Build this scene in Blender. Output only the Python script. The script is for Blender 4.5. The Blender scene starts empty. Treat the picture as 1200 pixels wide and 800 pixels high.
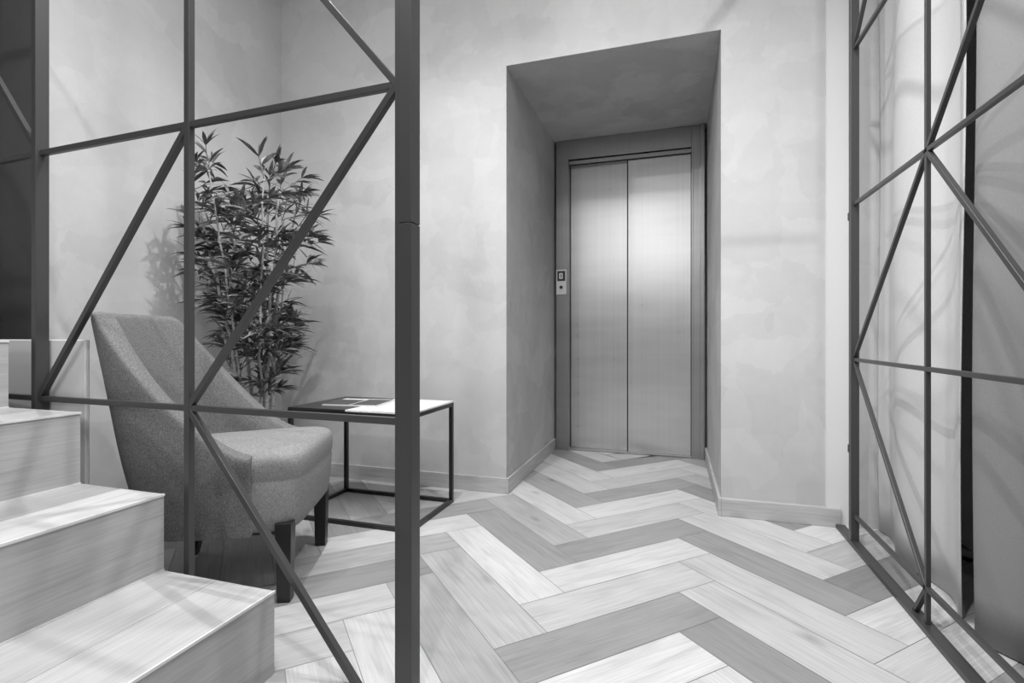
import bpy, bmesh, math, random
from mathutils import Vector, Matrix
random.seed(7)
S = bpy.context.scene
COL = S.collection
S.view_settings.view_transform='Standard'

# ---------------------------------------------------------------- helpers
def obj_from_bm(bm, name, mats=(), parent=None, smooth=False):
    me = bpy.data.meshes.new(name)
    bm.normal_update()
    bm.to_mesh(me); bm.free()
    for m in mats: me.materials.append(m)
    if smooth:
        for p in me.polygons: p.use_smooth = True
    ob = bpy.data.objects.new(name, me)
    COL.objects.link(ob)
    if parent: ob.parent = parent
    return ob

def add_box(bm, x0, x1, y0, y1, z0, z1, mi=0, M=None):
    vs = [bm.verts.new(v) for v in
          [(x0,y0,z0),(x1,y0,z0),(x1,y1,z0),(x0,y1,z0),(x0,y0,z1),(x1,y0,z1),(x1,y1,z1),(x0,y1,z1)]]
    if M: 
        for v in vs: v.co = M @ v.co
    fs = [(3,2,1,0),(4,5,6,7),(0,1,5,4),(1,2,6,5),(2,3,7,6),(3,0,4,7)]
    out = []
    for f in fs:
        fc = bm.faces.new([vs[i] for i in f]); fc.material_index = mi; out.append(fc)
    return vs, out

def beam(bm, p1, p2, w, h=None, mi=0, up=None):
    h = h or w
    p1 = Vector(p1); p2 = Vector(p2)
    d = (p2-p1); L = d.length; d.normalize()
    ref = Vector(up) if up else (Vector((0,0,1)) if abs(d.z) < .95 else Vector((1,0,0)))
    s = d.cross(ref).normalized(); t = s.cross(d).normalized()
    c = []
    for p in (p1,p2):
        for a,b in ((-1,-1),(1,-1),(1,1),(-1,1)):
            c.append(bm.verts.new(p + s*(a*w/2) + t*(b*h/2)))
    for f in ((3,2,1,0),(4,5,6,7),(0,1,5,4),(1,2,6,5),(2,3,7,6),(3,0,4,7)):
        fc = bm.faces.new([c[i] for i in f]); fc.material_index = mi

def cyl(bm, p1, p2, r1, r2, n=12, mi=0, cap=True):
    p1=Vector(p1); p2=Vector(p2); d=(p2-p1).normalized()
    ref = Vector((0,0,1)) if abs(d.z)<.9 else Vector((1,0,0))
    s=d.cross(ref).normalized(); t=s.cross(d)
    r=[]
    for p,rr in ((p1,r1),(p2,r2)):
        r.append([bm.verts.new(p+(s*math.cos(2*math.pi*i/n)+t*math.sin(2*math.pi*i/n))*rr) for i in range(n)])
    for i in range(n):
        f=bm.faces.new((r[0][i],r[0][(i+1)%n],r[1][(i+1)%n],r[1][i])); f.material_index=mi; f.smooth=True
    if cap:
        f=bm.faces.new(r[0][::-1]); f.material_index=mi
        f=bm.faces.new(r[1]); f.material_index=mi

def bevel(ob, w=.003, seg=2):
    m = ob.modifiers.new('bevel','BEVEL'); m.width=w; m.segments=seg; m.limit_method='ANGLE'
    return m

def new_mat(name, col=.5, rough=.6, metal=0., spec=None):
    m = bpy.data.materials.new(name); m.use_nodes=True
    b = m.node_tree.nodes['Principled BSDF']
    b.inputs['Base Color'].default_value=(col,col,col,1)
    b.inputs['Roughness'].default_value=rough
    b.inputs['Metallic'].default_value=metal
    if spec is not None: b.inputs['Specular IOR Level'].default_value=spec
    return m
def N(m,t,**kw):
    n=m.node_tree.nodes.new(t)
    for k,v in kw.items(): setattr(n,k,v)
    return n
def LK(m,a,b): m.node_tree.links.new(a,b)
def ramp(m, fac, stops, interp='LINEAR'):
    r=N(m,'ShaderNodeValToRGB'); r.color_ramp.interpolation=interp
    e=r.color_ramp.elements
    while len(e)<len(stops): e.new(.5)
    for el,(p,c) in zip(e,stops): el.position=p; el.color=(c,c,c,1)
    LK(m,fac,r.inputs[0]); return r.outputs[0]
def mixc(m,fac,a,b,mode='MIX'):
    n=N(m,'ShaderNodeMix',data_type='RGBA',blend_type=mode)
    if hasattr(fac,'type'): LK(m,fac,n.inputs[0])
    else: n.inputs[0].default_value=fac
    for v,i in ((a,6),(b,7)):
        if hasattr(v,'type'): LK(m,v,n.inputs[i])
        else: n.inputs[i].default_value=(v,v,v,1)
    return n.outputs[2]
def tex_coord(m, out='Object', scale=(1,1,1), rot=(0,0,0)):
    t=N(m,'ShaderNodeTexCoord'); mp=N(m,'ShaderNodeMapping')
    mp.inputs['Scale'].default_value=scale; mp.inputs['Rotation'].default_value=rot
    LK(m,t.outputs[out],mp.inputs[0]); return mp.outputs[0]
def noise(m,vec,scale,detail=3,rough=.5,dist=0.):
    n=N(m,'ShaderNodeTexNoise'); LK(m,vec,n.inputs['Vector'])
    n.inputs['Scale'].default_value=scale; n.inputs['Detail'].default_value=detail
    n.inputs['Roughness'].default_value=rough; n.inputs['Distortion'].default_value=dist
    return n.outputs['Fac']
def bump(m,h,strength=.2,dist=.002):
    b=N(m,'ShaderNodeBump'); b.inputs['Strength'].default_value=strength; b.inputs['Distance'].default_value=dist
    LK(m,h,b.inputs['Height']); LK(m,b.outputs[0],m.node_tree.nodes['Principled BSDF'].inputs['Normal'])
def base(m): return m.node_tree.nodes['Principled BSDF'].inputs['Base Color']

# ---------------------------------------------------------------- materials
def plaster(name, lo, hi):
    m=new_mat(name, hi, .6, 0, .25)
    v=tex_coord(m,'Object')
    wob=N(m,'ShaderNodeTexNoise'); wob.inputs['Scale'].default_value=6; wob.inputs['Detail'].default_value=6
    LK(m,v,wob.inputs['Vector'])
    def strokes(scale,rot,amt):
        mp=tex_coord(m,'Object',scale,rot)
        ad=N(m,'ShaderNodeMix',data_type='RGBA',blend_type='LINEAR_LIGHT'); ad.inputs[0].default_value=amt
        LK(m,mp,ad.inputs[6]); LK(m,wob.outputs['Color'],ad.inputs[7])
        vo=N(m,'ShaderNodeTexVoronoi'); vo.inputs['Scale'].default_value=1.0
        LK(m,ad.outputs[2],vo.inputs['Vector'])
        s=N(m,'ShaderNodeSeparateColor'); LK(m,vo.outputs['Color'],s.inputs[0])
        return s.outputs[0]
    a=strokes((3.0,3.0,7),(.1,.5,.3),.6)
    b=strokes((8,8,4),(.3,-.6,.2),.8)
    big=noise(m,v,1.6,4,.6,.8)
    fine=noise(m,v,22,5,.65,.5)
    mid=mixc(m,.45,a,b)
    mid=mixc(m,.36,mid,ramp(m,big,[(.3,0),(.7,1)]))
    mid=mixc(m,.28,mid,fine)
    c=ramp(m,mid,[(.22,lo),(.75,hi)])
    LK(m,c,base(m))
    bump(m,fine,.05,.001)
    return m
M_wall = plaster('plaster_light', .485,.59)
M_niche_shade = plaster('plaster_niche_shade', .43,.57)  # wall plaster darkened, shade of the recess put into the colour
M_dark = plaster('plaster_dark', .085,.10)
M_ceil = new_mat('ceiling_paint', .6, .8)
M_rear = new_mat('rear_paint', .5, .8)
M_white = new_mat('white_paint', .74, .6)

def wood_uv(name):
    m=new_mat(name,.5,.42,0,.35)
    at=N(m,'ShaderNodeAttribute',attribute_name='tone')
    v=tex_coord(m,'UV',(1.2,14,1))
    g=noise(m,v,3.0,6,.6,.9)
    v2=tex_coord(m,'UV',(2.5,90,1))
    g2=noise(m,v2,2.0,3,.5,.2)
    v3=tex_coord(m,'UV',(2.2,6,1))
    k=noise(m,v3,2.2,2,.5,.5)
    kk=ramp(m,k,[(.0,.80),(.32,.93),(.5,1.0),(1,1.05)])
    gr=ramp(m,g,[(.25,.80),(.5,.98),(.75,1.05)])
    gr2=ramp(m,g2,[(.3,.88),(.7,1.05)])
    vo=N(m,'ShaderNodeTexVoronoi'); vo.inputs['Scale'].default_value=1.0
    LK(m,tex_coord(m,'UV',(2.3,5.0,1)),vo.inputs['Vector'])
    kn=ramp(m,vo.outputs['Distance'],[(.0,.42),(.05,.72),(.12,1.0)])
    c=mixc(m,1,at.outputs['Color'],gr,'MULTIPLY')
    c=mixc(m,1,c,gr2,'MULTIPLY'); c=mixc(m,1,c,kk,'MULTIPLY'); c=mixc(m,.8,c,kn,'MULTIPLY')
    LK(m,c,base(m)); bump(m,g2,.06,.001)
    return m
M_plank=wood_uv('oak_plank')
M_grout=new_mat('grout',.25,.9)
M_metal=new_mat('black_steel',.065,.38,.3)
M_blk=new_mat('black_lacquer',.015,.3)
M_leg=new_mat('dark_wood',.012,.35)

def fabric(name,lo,hi):
    m=new_mat(name,.2,.9,0,.2)
    v=tex_coord(m,'Object')
    w=noise(m,v,300,2,.6)
    w2=noise(m,tex_coord(m,'Object',(1,1,6)),110,2,.6)
    w3=noise(m,tex_coord(m,'Object',(6,6,1)),90,2,.6)
    c=ramp(m,mixc(m,.4,mixc(m,.5,w2,w3),w),[(.38,lo),(.62,hi)])
    LK(m,c,base(m)); bump(m,w,.5,.002)
    return m
M_fab=fabric('grey_tweed',.095,.25)
M_fab_seat_lit=fabric('grey_tweed_seat_lit',.17,.36)  # same tweed as the shell, lightened to paint in the brighter seat top

def brushed(name,col,rough):
    m=new_mat(name,col,rough,1.)
    b=m.node_tree.nodes['Principled BSDF']
    n=noise(m,tex_coord(m,'Object',(90,90,.35)),1.0,3,.5)
    n2=noise(m,tex_coord(m,'Object',(.8,1,6)),2.5,3,.5)
    LK(m,ramp(m,mixc(m,.5,n,n2),[(.3,rough-.02),(.7,rough+.03)]),b.inputs['Roughness'])
    c=ramp(m,mixc(m,.5,n,n2),[(.3,col*.92),(.7,min(1,col*1.07))])
    LK(m,c,base(m))
    return m
M_steel=brushed('brushed_steel',.64,.29)
M_steel2=brushed('brushed_steel_frame',.42,.32)

def cloth(name,c):
    m=new_mat(name,c,.85,0,.2)
    n=noise(m,tex_coord(m,'Object',(1,1,1)),300,2,.5)
    LK(m,ramp(m,n,[(.3,c*.94),(.7,c*1.05)]),base(m))
    return m
M_sheer=cloth('curtain_light',.58)
M_drape=cloth('curtain_grey',.25)

# ---------------------------------------------------------------- dimensions
YW=2.48; YE=3.55; NX0=-.822; NX1=.195; NZ=2.18; CZ=3.0
XL=-2.23; YD=1.27; XR=1.05; YB=-3.2; XF=-4.2

# ---------------------------------------------------------------- floor (herringbone)
def build_floor():
    bm=bmesh.new()
    uvl=bm.loops.layers.uv.new('UVMap')
    cl=bm.loops.layers.float_color.new('tone')
    W=.16; n=4; q=W/math.sqrt(2); x0=-.33; y0=1.12; g=.0011
    xmin,xmax,ymin,ymax=XF-.1,XR+.1,YB-.1,3.75
    rnd=random.Random(3)
    def P(a,b): return (x0+(a-b)*q, y0+(a+b)*q)
    def plank(a0,a1,b0,b1,dark,along):
        cs=[(a0+g/W,b0+g/W),(a1-g/W,b0+g/W),(a1-g/W,b1-g/W),(a0+g/W,b1-g/W)]
        pts=[P(*c) for c in cs]
        if dark==1: tone=rnd.uniform(.24,.40)
        elif dark==2: tone=rnd.uniform(.42,.56)
        else: tone=rnd.uniform(.52,.66)
        ou,ov=rnd.uniform(0,50),rnd.uniform(0,50)
        if max(p[0] for p in pts)<xmin or min(p[0] for p in pts)>xmax: return
        if max(p[1] for p in pts)<ymin or min(p[1] for p in pts)>ymax: return
        pts=[(min(max(p[0],xmin),xmax),min(max(p[1],ymin),ymax)) for p in pts]
        vs=[bm.verts.new((p[0],p[1],0)) for p in pts]
        try: f=bm.faces.new(vs)
        except: return
        for l,c in zip(f.loops,cs):
            u,v=(c[0]-a0,c[1]-b0) if along==0 else (c[1]-b0,c[0]-a0)
            l[uvl].uv=(u*W+ou,v*W+ov); l[cl]=(tone,tone,tone,1)
    for m in range(-6,4):
        for k in range(-26,16):
            s=m*n
            plank(k+s,k+n+s,k-s,k+1-s,(1 if k%3==0 else (2 if k%3==1 else 0)),0)
            plank(k+n+s,k+n+1+s,k+1-n-s,k+1-s,(1 if k%3==2 else (2 if k%3==0 else 0)),1)
    add_box(bm,xmin,xmax,ymin,ymax,-.1,-.001,1)
    return obj_from_bm(bm,'floor',[M_plank,M_grout])
build_floor()

# ---------------------------------------------------------------- room shell
def room():
    bm=bmesh.new()
    add_box(bm,XL-.2,NX0,YW,3.72,0,CZ,0)
    add_box(bm,NX1,XR,YW,3.72,0,CZ,0)
    add_box(bm,NX0,NX1,YW,3.72,NZ,CZ,0)
    add_box(bm,NX0,NX1,3.68,3.72,0,NZ,0)
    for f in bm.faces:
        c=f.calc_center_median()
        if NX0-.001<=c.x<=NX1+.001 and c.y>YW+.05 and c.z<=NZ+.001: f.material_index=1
    obj_from_bm(bm,'wall_back',[M_wall,M_niche_shade])
    bm=bmesh.new(); add_box(bm,XL-.2,XL,YD+.0,YW,0,CZ); obj_from_bm(bm,'wall_left',[M_wall])
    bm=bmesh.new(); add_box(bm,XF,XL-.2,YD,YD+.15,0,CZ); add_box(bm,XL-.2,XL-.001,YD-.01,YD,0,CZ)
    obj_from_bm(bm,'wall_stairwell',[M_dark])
    bm=bmesh.new(); add_box(bm,XF-.1,XF,YB,YD+.15,0,CZ); obj_from_bm(bm,'wall_far_left',[M_rear])
    bm=bmesh.new(); add_box(bm,XR,XR+.1,YB,3.72,0,CZ); obj_from_bm(bm,'wall_right',[M_rear])
    bm=bmesh.new(); add_box(bm,XF,XR,YB-.1,YB,0,CZ); obj_from_bm(bm,'wall_front',[M_rear])
    bm=bmesh.new(); add_box(bm,XF-.1,XR+.1,YB-.1,3.75,CZ,CZ+.1); obj_from_bm(bm,'ceiling',[M_ceil])
    bm=bmesh.new(); add_box(bm,.608,.70,YW-.012,YW,.0,CZ); obj_from_bm(bm,'wall_end_strip',[M_white])  # thin white strip slightly proud of the wall end
room()

def skirting(name, segs):
    bm=bmesh.new(); uvl=bm.loops.layers.uv.new('UVMap'); cl=bm.loops.layers.float_color.new('tone')
    for (x0,x1,y0,y1) in segs:
        vs,fs=add_box(bm,x0,x1,y0,y1,0,.078)
        for f in fs:
            for l in f.loops:
                c=l.vert.co; l[uvl].uv=(c.x+c.y, c.z+5); l[cl]=(.50,.50,.50,1)
    o=obj_from_bm(bm,name,[M_plank]); bevel(o,.002)
T=.014
skirting('baseboard_back',[(XL+T,NX0,YW-T,YW),(NX1,.66,YW-.026,YW-.012) ,(NX1,.607,YW-.0125,YW)])
skirting('baseboard_niche',[(NX0,NX0+T,YW-T,YE),(NX1-T,NX1,YW-.026,YE)])
skirting('baseboard_left',[(XL,XL+T,YD,YW)])

# ---------------------------------------------------------------- elevator
def elevator():
    root=bpy.data.objects.new('elevator',None); COL.objects.link(root)
    bm=bmesh.new()
    a0,a1=NX0+.016,NX1-.016
    dl,dr=-.715,.100; dh=2.01
    add_box(bm,a0,dl,YE,YE+.10,0,NZ-.002)
    add_box(bm,dr,a1,YE,YE+.10,0,NZ-.002)
    add_box(bm,dl,dr,YE,YE+.10,dh+.03,NZ-.002)
    add_box(bm,dl,dr,YE+.012,YE+.10,dh,dh+.024)
    add_box(bm,dl-.012,dl,YE-.006,YE,0,dh+.042)
    add_box(bm,dr,dr+.012,YE-.006,YE,0,dh+.042)
    add_box(bm,dl,dr,YE-.006,YE,dh+.03,dh+.042)
    add_box(bm,a1-.026,a1,YE-.02,YE,0,NZ-.004)
    f=obj_from_bm(bm,'door_frame',[M_steel2],root); bevel(f,.0015)
    mid=-.316
    bm=bmesh.new(); add_box(bm,dl,mid+.03,YE+.066,YE+.088,.012,dh); o=obj_from_bm(bm,'door_panel_1',[M_steel],root); bevel(o,.0015)
    bm=bmesh.new(); add_box(bm,mid+.006,dr,YE+.036,YE+.060,.012,dh)
    o=obj_from_bm(bm,'door_panel_2',[M_steel],root); bevel(o,.002)
    bm=bmesh.new(); add_box(bm,mid-.001,mid+.006,YE+.038,YE+.066,.012,dh-.001)
    add_box(bm,dl,dl+.004,YE+.05,YE+.066,.012,dh-.001); add_box(bm,dr-.004,dr,YE+.028,YE+.036,.012,dh-.001)
    add_box(bm,dl,dr,YE+.028,YE+.036,dh-.006,dh)
    obj_from_bm(bm,'door_gasket',[M_blk],root)
    bm=bmesh.new(); add_box(bm,dl,dr,YE+.005,YE+.10,.0005,.010)
    add_box(bm,dl,dr,YE+.03,YE+.034,.010,.013)
    obj_from_bm(bm,'threshold',[M_steel2],root)
    cx=-.766; 
    bm=bmesh.new()
    add_box(bm,cx-.036,cx+.036,YE-.010,YE,1.095,1.27,0)
    add_box(bm,cx-.028,cx+.028,YE-.012,YE-.010,1.19,1.26,1)
    add_box(bm,cx-.014,cx+.010,YE-.013,YE-.012,1.205,1.245,2)
    add_box(bm,cx-.005,cx+.002,YE-.0135,YE-.013,1.210,1.240,1)
    cyl(bm,(cx,YE-.010,1.145),(cx,YE-.016,1.145),.020,.020,20,0)
    cyl(bm,(cx,YE-.016,1.145),(cx,YE-.018,1.145),.012,.012,20,1)
    M_pan=new_mat('panel_alu',.75,.4,.2); M_scr=new_mat('panel_screen',.05,.3); M_dig=new_mat('panel_digit',.9,.5)
    o=obj_from_bm(bm,'call_panel',[M_pan,M_scr,M_dig],root); bevel(o,.001)
elevator()

# ---------------------------------------------------------------- metal lattice screens
def screen_right():
    bm=bmesh.new(); X=.655
    Ys=[2.28,1.675,1.07,.465]; Zs=[.113,.711,1.307,1.905,2.50]
    beam(bm,(X,2.452,.008),(X,.44,.008),.034,.016)
    for i,y in enumerate(Ys):
        w=.028 if i in(0,3) else .012
        beam(bm,(X,y,.01),(X,y,CZ),w,w)
    for z in Zs: beam(bm,(X,Ys[0],z),(X,Ys[-1],z),.013)
    def D(y1,z1,y2,z2): beam(bm,(X,y1,z1),(X,y2,z2),.013)
    a,b,c,d=Ys
    D(a,Zs[1],b,Zs[2]); D(b,Zs[2],c,Zs[3]); D(b,Zs[2],c,Zs[1]); D(a,Zs[1],b,Zs[0])
    D(a,Zs[3],b,Zs[4]); D(c,Zs[3],d,Zs[2]); D(c,Zs[1],d,Zs[2]); D(c,Zs[1],d,Zs[0])
    D(c,Zs[3],b,Zs[4]); D(b,Zs[0],b+.075,.014); D(b,Zs[4],a,CZ-.01)
    for z in (.35,1.25,2.2): add_box(bm,X-.016,X+.016,Ys[0]+.010,Ys[0]+.02,z,z+.03)
    o=obj_from_bm(bm,'metal_lattice_screen',[M_metal]); bevel(o,.0012)
screen_right()

def screen_left():
    bm=bmesh.new()
    def Y(x): return .9835-.035*x
    Xs=[-.586,-1.220,-1.842,-2.20]; Zs=[.612,1.356,2.10,2.84]
    def P(x,z): return (x,Y(x),z)
    x=-.5605
    add_box(bm,x-.012,x+.019,Y(x)-.020,Y(x)+.020,.0,1.045)
    add_box(bm,x-.012,x+.019,Y(x)-.020,Y(x)+.020,1.0465,CZ)
    add_box(bm,x-.026,x-.012,Y(x)-.012,Y(x)+.012,.0,CZ)
    beam(bm,P(-1.220,0.0),P(-1.220,CZ),.018,.018)
    beam(bm,P(-1.842,.0),P(-1.842,CZ),.036,.020)
    for z in Zs: beam(bm,P(-.586,z),P(-2.2,z),.014,.016)
    def D(x1,z1,x2,z2): beam(bm,P(x1,z1),P(x2,z2),.016,.016,up=(0,1,0))
    a,b,c,d=Xs
    D(a,Zs[1]-.0,b,Zs[0]); D(a,Zs[1],b,Zs[2]); D(b,Zs[1],c,Zs[0]); D(c,Zs[1],d,Zs[1]+.358*1.22)
    D(b,Zs[0],-.690,.0); D(b,Zs[2],c,Zs[3]); D(a,Zs[3],b,Zs[2])
    o=obj_from_bm(bm,'metal_lattice_screen',[M_metal]); bevel(o,.0012)
screen_left()

# ---------------------------------------------------------------- staircase
def stairs():
    bm=bmesh.new(); uvl=bm.loops.layers.uv.new('UVMap'); cl=bm.loops.layers.float_color.new('tone')
    R=.197; Xc=[-.905,-1.256,-1.566,-1.87,-2.17,-2.47,-2.77,-3.07,-3.37]
    y0,y1=-.75,.985
    rnd=random.Random(5)
    def paint(fs,tone,axis='y'):
        ou,ov=rnd.uniform(0,40),rnd.uniform(0,40)
        for f in fs:
            nz=abs(f.normal.z)>.5
            for l in f.loops:
                c=l.vert.co
                u=c.y; v=c.x if nz else c.z
                if abs(f.normal.y)>.5: u,v=c.x,c.z
                l[uvl].uv=(u+ou,v+ov); l[cl]=(tone,)*3+(1,)
    for i,x in enumerate(Xc):
        z=R*(i+1); xe=Xc[i+1] if i+1<len(Xc) else x-.3
        xe2=xe-.02 if i+1<len(Xc) else xe
        vs,fs=add_box(bm,xe2,x-.001,y0,y1,0 if i==0 else R*i-.0,z-.0085); bm.normal_update(); paint(fs,.46)
        w=(x-xe)
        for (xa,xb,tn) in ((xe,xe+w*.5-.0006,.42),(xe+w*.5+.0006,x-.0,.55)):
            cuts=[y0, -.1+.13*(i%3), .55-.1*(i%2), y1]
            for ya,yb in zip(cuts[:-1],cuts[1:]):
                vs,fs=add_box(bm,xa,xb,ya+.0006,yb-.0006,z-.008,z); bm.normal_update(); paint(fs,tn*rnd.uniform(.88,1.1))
        vs,fs=add_box(bm,x-.003,x+.0015,y0,y1+.001,z-.005,z+.0008); 
        for f in fs: f.material_index=1
        if i:
            vs,fs=add_box(bm,x-.001,x+.0005,y0,y1+.001,z-R,z-R+.003)
            for f in fs: f.material_index=1
            vs,fs=add_box(bm,xe2,x-.05,y0+.002,y1-.002,0,R*i-.001)
            bm.normal_update(); paint(fs,.45)
    M_edge=new_mat('edge_trim',.72,.45)
    obj_from_bm(bm,'staircase',[M_plank,M_edge])
    bm=bmesh.new(); add_box(bm,-2.20,-1.685,1.073,1.086,0,.79)
    o=obj_from_bm(bm,'stair_side_panel',[M_white]); bevel(o,.003)
stairs()

# ---------------------------------------------------------------- curtains
def curtain(name, path, mat, z0=.004, z1=2.96, taper=.25, lean=0):
    bm=bmesh.new(); rows=24; cols=len(path)
    mx=sum(p[0] for p in path)/cols
    g=[]
    for r in range(rows+1):
        t=r/rows; z=z0+(z1-z0)*t
        row=[]
        for i,(x,y) in enumerate(path):
            k=1-taper*t
            e=lean*t*max(0,1-i/20)
            row.append(bm.verts.new((mx+(x-mx)*k+.004*math.sin(z*3+y*9), y+e+.006*math.sin(z*2.1+i*.15)*(1-t), z)))
        g.append(row)
    for r in range(rows):
        for i in range(cols-1):
            f=bm.faces.new((g[r][i],g[r][i+1],g[r+1][i+1],g[r+1][i])); f.smooth=True
    o=obj_from_bm(bm,name,[mat],smooth=True)
    s=o.modifiers.new('s','SOLIDIFY'); s.thickness=.003
    return o
p=[]
for i in range(90):
    t=i/89; y=2.455-t*.715
    p.append((.780+.026*math.sin(t*2*math.pi*1.55+.6), y))
curtain('curtain_sheer',p,M_sheer)
p=[]
for i in range(260):
    t=i/259; y=1.737-t*2.25
    x=.775+.032*math.sin(t*2*math.pi*9+2.4)+.012*math.sin(t*2*math.pi*4.1)
    p.append((x,y))
curtain('curtain_drape',p,M_drape,lean=.015)
bm=bmesh.new(); beam(bm,(.80,2.46,2.975),(.80,-.65,2.975),.03,.03); obj_from_bm(bm,'curtain_track',[M_white])

# ---------------------------------------------------------------- lounge chair
def chair():
    root=bpy.data.objects.new('lounge_chair',None); COL.objects.link(root)
    phi=math.radians(24)
    root.location=(-1.216,1.468,0); root.rotation_euler=(0,0,phi)
    bm=bmesh.new()
    xc,A,B=-.24,.255,.262
    plan=[]
    K=14
    for i in range(5): plan.append((-.085-(i/5)*(.155), -B*(0.985+.015*i/5)))
    for i in range(2*K+1):
        a=-math.pi/2+math.pi*i/(2*K)
        e=2/2.8
        cx=-(abs(math.cos(a))**e)*A; cy=math.copysign(abs(math.sin(a))**e*B,a)
        plan.append((xc+cx,cy))
    for i in range(5): plan.append((-.24+(i+1)/5*.155, B*(1.0-.015*(i+1)/5)))
    n=len(plan)
    nrm=[]
    for i in range(n):
        a=Vector(plan[max(0,i-1)]); b=Vector(plan[min(n-1,i+1)]); d=(b-a).normalized()
        nrm.append(Vector((-d.y,d.x)))
    cen=Vector((-.2,0))
    nrm=[m if m.dot(cen-Vector(p))>0 else -m for m,p in zip(nrm,plan)]
    th=.060; cols=[]
    for (x,y),m in zip(plan,nrm):
        s=max(0,min(1,(-.085-x)/.36))
        s_l=max(0,min(1,(-.085-x)/.39))
        h=.446+.43*(s**1.65)
        prof=[]
        zb=.195
        for k in range(7):
            prof.append((0,zb+(h-.022-zb)*k/6))
        prof+= [(.005,h-.006),(.022,h),(.044,h-.003),(th-.003,h-.010),(th,h-.028)]
        for k in range(1,6): prof.append((th+.010*math.sin(k/5*3.1),h-.028-(h-.028-.36)*k/5))
        col=[]
        for off,z in prof:
            f=max(0,(z-.25)/.62)
            lean=-.115*(f**1.1)*s_l
            fl=1+.10*f
            tuck=.022*max(0,(.42-z)/.22)*(1 if off<.01 else 0)
            px=x+m.x*(off+tuck)+lean; py=(y+m.y*(off+tuck))*fl+.012*f*s_l
            col.append(bm.verts.new((px,py,z)))
        cols.append(col)
    for i in range(n-1):
        for k in range(len(cols[0])-1):
            bm.faces.new((cols[i][k],cols[i+1][k],cols[i+1][k+1],cols[i][k+1]))
        bm.faces.new((cols[i][-1],cols[i+1][-1],cols[i+1][0],cols[i][0]))
    bm.faces.new(cols[0]); bm.faces.new(cols[-1][::-1])
    bmesh.ops.recalc_face_normals(bm,faces=bm.faces)
    o=obj_from_bm(bm,'shell',[M_fab],root,True)
    b=o.modifiers.new('b','BEVEL'); b.width=.008; b.segments=2; b.limit_method='ANGLE'; b.angle_limit=math.radians(60)
    s=o.modifiers.new('s','SUBSURF'); s.levels=1; s.render_levels=2
    bm=bmesh.new()
    def foot(x0,x1,hw,nn=56,e=.32):
        pts=[]
        for i in range(nn):
            a=2*math.pi*i/nn; ca=math.cos(a); sa=math.sin(a)
            X=(x0+x1)/2+(x1-x0)/2*math.copysign(abs(ca)**e,ca); Y_=hw*math.copysign(abs(sa)**e,sa)
            pts.append((X,Y_))
        return pts
    prof=[(.205,-.030,.0),(.210,-.016,.0),(.30,-.006,0),(.362,-.003,0),(.368,-.007,0),(.374,-.002,0),(.42,.0,0),(.438,-.005,0),(.449,-.017,0),(.455,-.036,0),(.459,-.08,0),(.463,-.15,0)]
    rings=[]
    for z,ins,_ in prof:
        r=[]
        for (X,Y_) in foot(-.43-ins*0,.055+ins,.250+ins*.9):
            zz=z-(.022*max(0,(-.02-X)/.4) if z>.4 else 0)
            r.append(bm.verts.new((X,Y_,zz)))
        rings.append(r)
    nn=len(rings[0])
    for a,b_ in zip(rings[:-1],rings[1:]):
        for i in range(nn): bm.faces.new((a[i],a[(i+1)%nn],b_[(i+1)%nn],b_[i]))
    bm.faces.new(rings[0][::-1])
    c=bm.verts.new((-.17,0,.462))
    for i in range(nn): bm.faces.new((rings[-1][i],rings[-1][(i+1)%nn],c))
    bmesh.ops.recalc_face_normals(bm,faces=bm.faces)
    o=obj_from_bm(bm,'seat',[M_fab_seat_lit],root,True)
    s=o.modifiers.new('s','SUBSURF'); s.levels=1; s.render_levels=1
    bm=bmesh.new(); add_box(bm,-.40,.0,-.20,.20,.19,.235); o=obj_from_bm(bm,'seat_base',[M_leg],root); bevel(o,.01)
    bm=bmesh.new()
    for (lx,ly,ex) in ((.0,-.215,0),(.0,.205,0),(-.40,-.165,-.05),(-.40,.165,-.05)):
        t=.024; b=.019
        vs=[bm.verts.new((lx+ex+sx*b,ly+sy*b,0)) for sx,sy in ((-1,-1),(1,-1),(1,1),(-1,1))]
        vt=[bm.verts.new((lx+sx*t,ly+sy*t,.24)) for sx,sy in ((-1,-1),(1,-1),(1,1),(-1,1))]
        bm.faces.new(vs[::-1]); bm.faces.new(vt)
        for i in range(4): bm.faces.new((vs[i],vs[(i+1)%4],vt[(i+1)%4],vt[i]))
    o=obj_from_bm(bm,'legs',[M_leg],root); bevel(o,.002)
chair()

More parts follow.
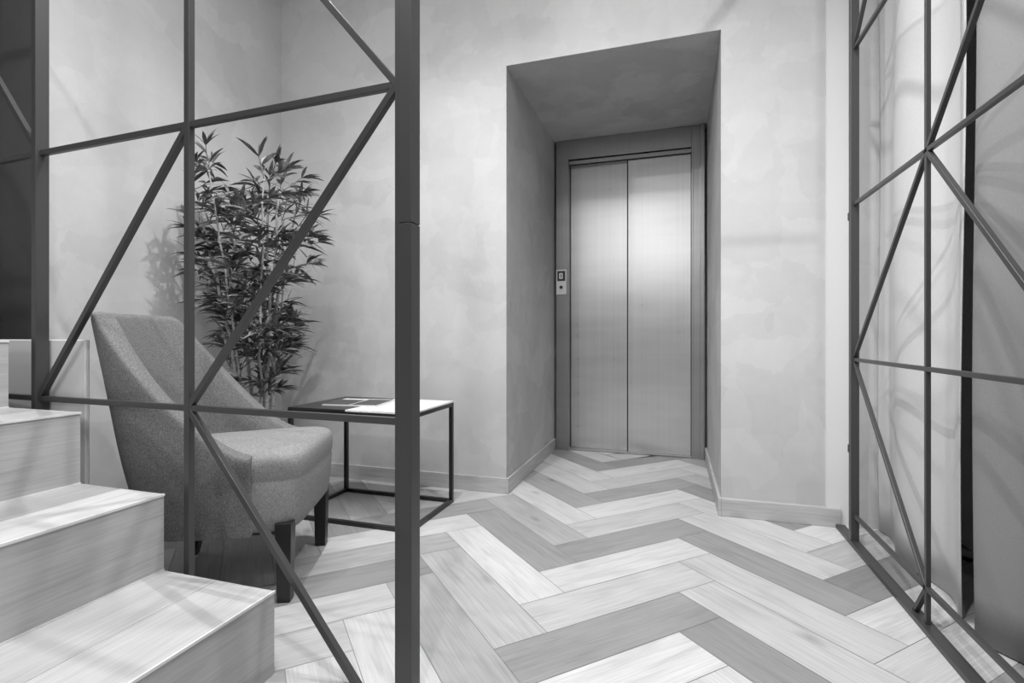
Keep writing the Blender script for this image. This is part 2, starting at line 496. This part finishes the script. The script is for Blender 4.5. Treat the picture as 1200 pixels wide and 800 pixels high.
# ---------------------------------------------------------------- side table
def table():
    root=bpy.data.objects.new('side_table',None); COL.objects.link(root)
    x0,x1,y0,y1=-1.63,-1.02,1.85,2.27; z=.485; w=.018
    bm=bmesh.new()
    for x in (x0+w/2,x1-w/2):
        for y in (y0+w/2,y1-w/2): beam(bm,(x,y,0),(x,y,z-.004),w)
    for zz in (w/2,z-.004-w/2):
        for y in (y0+w/2,y1-w/2): beam(bm,(x0,y,zz),(x1,y,zz),w)
        for x in (x0+w/2,x1-w/2): beam(bm,(x,y0,zz),(x,y1,zz),w)
    o=obj_from_bm(bm,'frame',[M_blk],root); bevel(o,.001)
    Mt=new_mat('table_black',.03,.35); Mm=new_mat('table_marble',.8,.35)
    v=tex_coord(Mm,'Object'); nn=noise(Mm,v,6,6,.7,1.5); LK(Mm,ramp(Mm,nn,[(.4,.86),(.5,.72),(.56,.86)]),base(Mm))
    bm=bmesh.new(); add_box(bm,x0+.001,-1.335,y0+.001,y1-.001,z-.004,z+.004,0); add_box(bm,-1.334,x1-.001,y0+.001,y1-.001,z-.004,z+.004,1)
    o=obj_from_bm(bm,'top',[Mt,Mm],root); bevel(o,.001)
    Mp=new_mat('magazine_paper',.7,.5); Mc=new_mat('magazine_cover',.05,.35)
    M=Matrix.Translation((-1.40,2.06,z+.004))@Matrix.Rotation(math.radians(8),4,'Z')
    bm=bmesh.new(); add_box(bm,-.13,.13,-.11,.11,.0005,.006,0,M); add_box(bm,-.125,-.005,-.105,.06,.0062,.007,1,M)
    add_box(bm,.005,.125,-.105,.085,.0062,.007,1,M)
    obj_from_bm(bm,'magazine',[Mp,Mc])
table()

# ---------------------------------------------------------------- bamboo plant
def bamboo():
    root=bpy.data.objects.new('potted_bamboo',None); COL.objects.link(root); root.location=(-1.84,1.90,0)
    rnd=random.Random(11)
    ml=new_mat('bamboo_leaf',.1,.42)
    v=tex_coord(ml,'Object'); nn=noise(ml,v,14,3,.6)
    LK(ml,ramp(ml,nn,[(.3,.04),(.5,.11),(.72,.33)]),base(ml))
    mst=new_mat('bamboo_cane',.45,.5); mtw=new_mat('bamboo_twig',.14,.6)
    mpot=new_mat('pot_ceramic',.10,.4); msoil=new_mat('soil',.02,.9)
    bm=bmesh.new()
    prof=[(0,.0),(.095,.0),(.10,.006),(.125,.235),(.132,.24),(.132,.262),(.120,.262),(.118,.225),(0,.225)]
    n=36; rr=[]
    for r,z in prof:
        rr.append([bm.verts.new((r*math.cos(2*math.pi*i/n),r*math.sin(2*math.pi*i/n),z)) for i in range(n)] if r>0 else [bm.verts.new((0,0,z))])
    for k in range(len(prof)-1):
        a,b=rr[k],rr[k+1]
        for i in range(n):
            j=(i+1)%n
            if len(a)==1: f=bm.faces.new((a[0],b[j],b[i]))
            elif len(b)==1: f=bm.faces.new((a[i],a[j],b[0]))
            else: f=bm.faces.new((a[i],a[j],b[j],b[i]))
            f.material_index=1 if k==len(prof)-2 else 0
            f.smooth=True
    obj_from_bm(bm,'pot',[mpot,msoil],root)
    bm=bmesh.new(); lv=bmesh.new()
    def leaf(p,d,L,w):
        d=d.normalized(); up=Vector((0,0,1))
        s=d.cross(up)
        if s.length<.05: s=Vector((1,0,0))
        s.normalize(); s=(Matrix.Rotation(rnd.uniform(-.9,.9),3,d)@s)
        nn_=s.cross(d).normalized()
        pts=[]
        for t,wk in ((0,.12),(.22,.85),(.45,1),(.72,.62),(1,0)):
            c=p+d*(L*t)+Vector((0,0,-1))*(L*.28*t*t)
            if wk<=.001: pts.append((c,))
            else: pts.append((c-s*w*wk/2+nn_*w*.12*wk,c,c+s*w*wk/2+nn_*w*.12*wk))
        tip=pts[-1][0]
        if math.hypot(tip.x,tip.y)>.372: return
        vv=[[lv.verts.new(q) for q in row] for row in pts]
        for a,b in zip(vv[:-1],vv[1:]):
            if len(b)==3:
                lv.faces.new((a[0],a[1],b[1],b[0])); lv.faces.new((a[1],a[2],b[2],b[1]))
            else:
                lv.faces.new((a[0],a[1],b[0])); lv.faces.new((a[1],a[2],b[0]))
    def spray(p,d,L):
        d=d.normalized(); q=p
        k=3
        for i in range(k):
            q2=q+(d+Vector((rnd.uniform(-.2,.2),rnd.uniform(-.2,.2),rnd.uniform(-.15,.12))))*(L/k)
            cyl(bm,q,q2,.0022,.0018,5,1,False)
            for j in range(2):
                az=rnd.uniform(0,2*math.pi)
                dd=d*.9+Vector((math.cos(az),math.sin(az),rnd.uniform(-.5,.7)))*.75
                leaf(q2,dd,rnd.uniform(.075,.135),rnd.uniform(.013,.020))
            q=q2
        for j in range(5):
            az=rnd.uniform(0,2*math.pi)
            leaf(q,d+Vector((math.cos(az),math.sin(az),rnd.uniform(-.3,.5)))*.65,rnd.uniform(.08,.14),rnd.uniform(.013,.019))
    def rad(z):
        pts=[(.45,.09),(.6,.18),(.8,.23),(1.0,.27),(1.2,.31),(1.4,.31),(1.52,.25),(1.62,.16),(1.70,.06)]
        if z<=pts[0][0]: return pts[0][1]
        for (a,ra),(b,rb) in zip(pts[:-1],pts[1:]):
            if z<=b: return ra+(rb-ra)*(z-a)/(b-a)
        return .03
    for s in range(9):
        az=2*math.pi*s/9+rnd.uniform(-.3,.3); r0=rnd.uniform(.015,.07)
        top=rnd.uniform(1.25,1.47); spread=rnd.uniform(.05,.18)
        if s in (3,7): top=1.50
        p=Vector((r0*math.cos(az),r0*math.sin(az),.22)); N_=13
        thick=rnd.uniform(.006,.012)
        for i in range(1,N_+1):
            t=i/N_; z=.22+(top-.22)*t
            r=r0+spread*t**1.6
            q=Vector((r*math.cos(az)+rnd.uniform(-.006,.006)-.03*t,r*math.sin(az)+rnd.uniform(-.006,.006),z))
            cyl(bm,p,q,thick*(1-.5*t),thick*(1-.5*t)*.95,8,0,False)
            cyl(bm,q-Vector((0,0,.003)),q+Vector((0,0,.003)),thick*(1.25-.5*t),thick*(1.25-.5*t),8,0)
            if z>.50:
                for b_ in range(2 if z>.65 else 1):
                    a2=rnd.uniform(0,2*math.pi)
                    tgt=rad(z)*rnd.uniform(.75,1.05)
                    tip=Vector((tgt*math.cos(a2),tgt*math.sin(a2),z+rnd.uniform(.02,.14)))
                    d=tip-q
                    L=max(.05,min(d.length*.75,.24))
                    spray(q,d,L)
            p=q
        spray(p,Vector((rnd.uniform(-.3,.3),rnd.uniform(-.3,.3),1)),.10)
    obj_from_bm(bm,'canes',[mst,mtw],root)
    obj_from_bm(lv,'leaves',[ml],root,True)
bamboo()

# ---------------------------------------------------------------- lights
def downlight(i,x,y,power,size=130,blend=.6,radius=.02,tgt=None,trim=True):
    l=bpy.data.lights.new('downlight','SPOT'); l.energy=power; l.spot_size=math.radians(size); l.spot_blend=blend
    l.shadow_soft_size=radius
    o=bpy.data.objects.new('spot_lamp_%d'%i,l); o.location=(x,y,CZ-.03); COL.objects.link(o)
    if tgt:
        o.rotation_euler=(Vector(tgt)-o.location).to_track_quat('-Z','Y').to_euler()
    if not trim: return
    bm=bmesh.new()
    n=28
    for ra,rb,za,zb in ((.062,.045,CZ-.0,CZ-.008),(.045,.040,CZ-.008,CZ-.001)):
        a=[bm.verts.new((x+ra*math.cos(2*math.pi*k/n),y+ra*math.sin(2*math.pi*k/n),za)) for k in range(n)]
        b=[bm.verts.new((x+rb*math.cos(2*math.pi*k/n),y+rb*math.sin(2*math.pi*k/n),zb)) for k in range(n)]
        for k in range(n): bm.faces.new((a[k],a[(k+1)%n],b[(k+1)%n],b[k]))
    obj_from_bm(bm,'downlight_trim',[M_white])
downlight(1,-.95,1.50,100,120,.8,.014)
downlight(2,.20,1.30,85,125,.8,.03)
downlight(3,-.30,.1,80,130,.6,.03)
downlight(4,-1.3,.35,40,140,.6,.03)
downlight(5,-.30,-1.6,68,130,.6,.10)
downlight(6,-1.75,-.45,140,40,.6,.016,(.60,2.48,1.75))  # aimed spot added to streak and brighten the right-hand wall
def area(name,loc,rot,sx,sy,e):
    l=bpy.data.lights.new(name,'AREA'); l.shape='RECTANGLE'; l.size=sx; l.size_y=sy; l.energy=e
    o=bpy.data.objects.new(name,l); o.location=loc; o.rotation_euler=rot; COL.objects.link(o); return o
area('ceiling_fill_1',(-.7,.85,CZ-.02),(0,0,0),1.6,1.2,48)  # soft fill light added for even brightness, no panel is modelled
for k in range(4):
    area('door_reflection_strip_%d'%(k+1),(-.55,YB+.05,2.22+.17*k),(math.radians(80),0,0),2.6,.06,5.0)  # unseen strip lights added for the bright band reflected in the doors

w=bpy.data.worlds.new('world'); S.world=w; w.use_nodes=True
w.node_tree.nodes['Background'].inputs[0].default_value=(.8,.8,.8,1)
w.node_tree.nodes['Background'].inputs[1].default_value=.3

# ---------------------------------------------------------------- camera
cam=bpy.data.cameras.new('camera'); cam.sensor_width=36; cam.lens=18; cam.shift_y=-.005; cam.clip_start=.05
co=bpy.data.objects.new('camera',cam); co.location=(0,0,.8); co.rotation_euler=(math.radians(90),0,math.radians(17.71))
COL.objects.link(co); S.camera=co
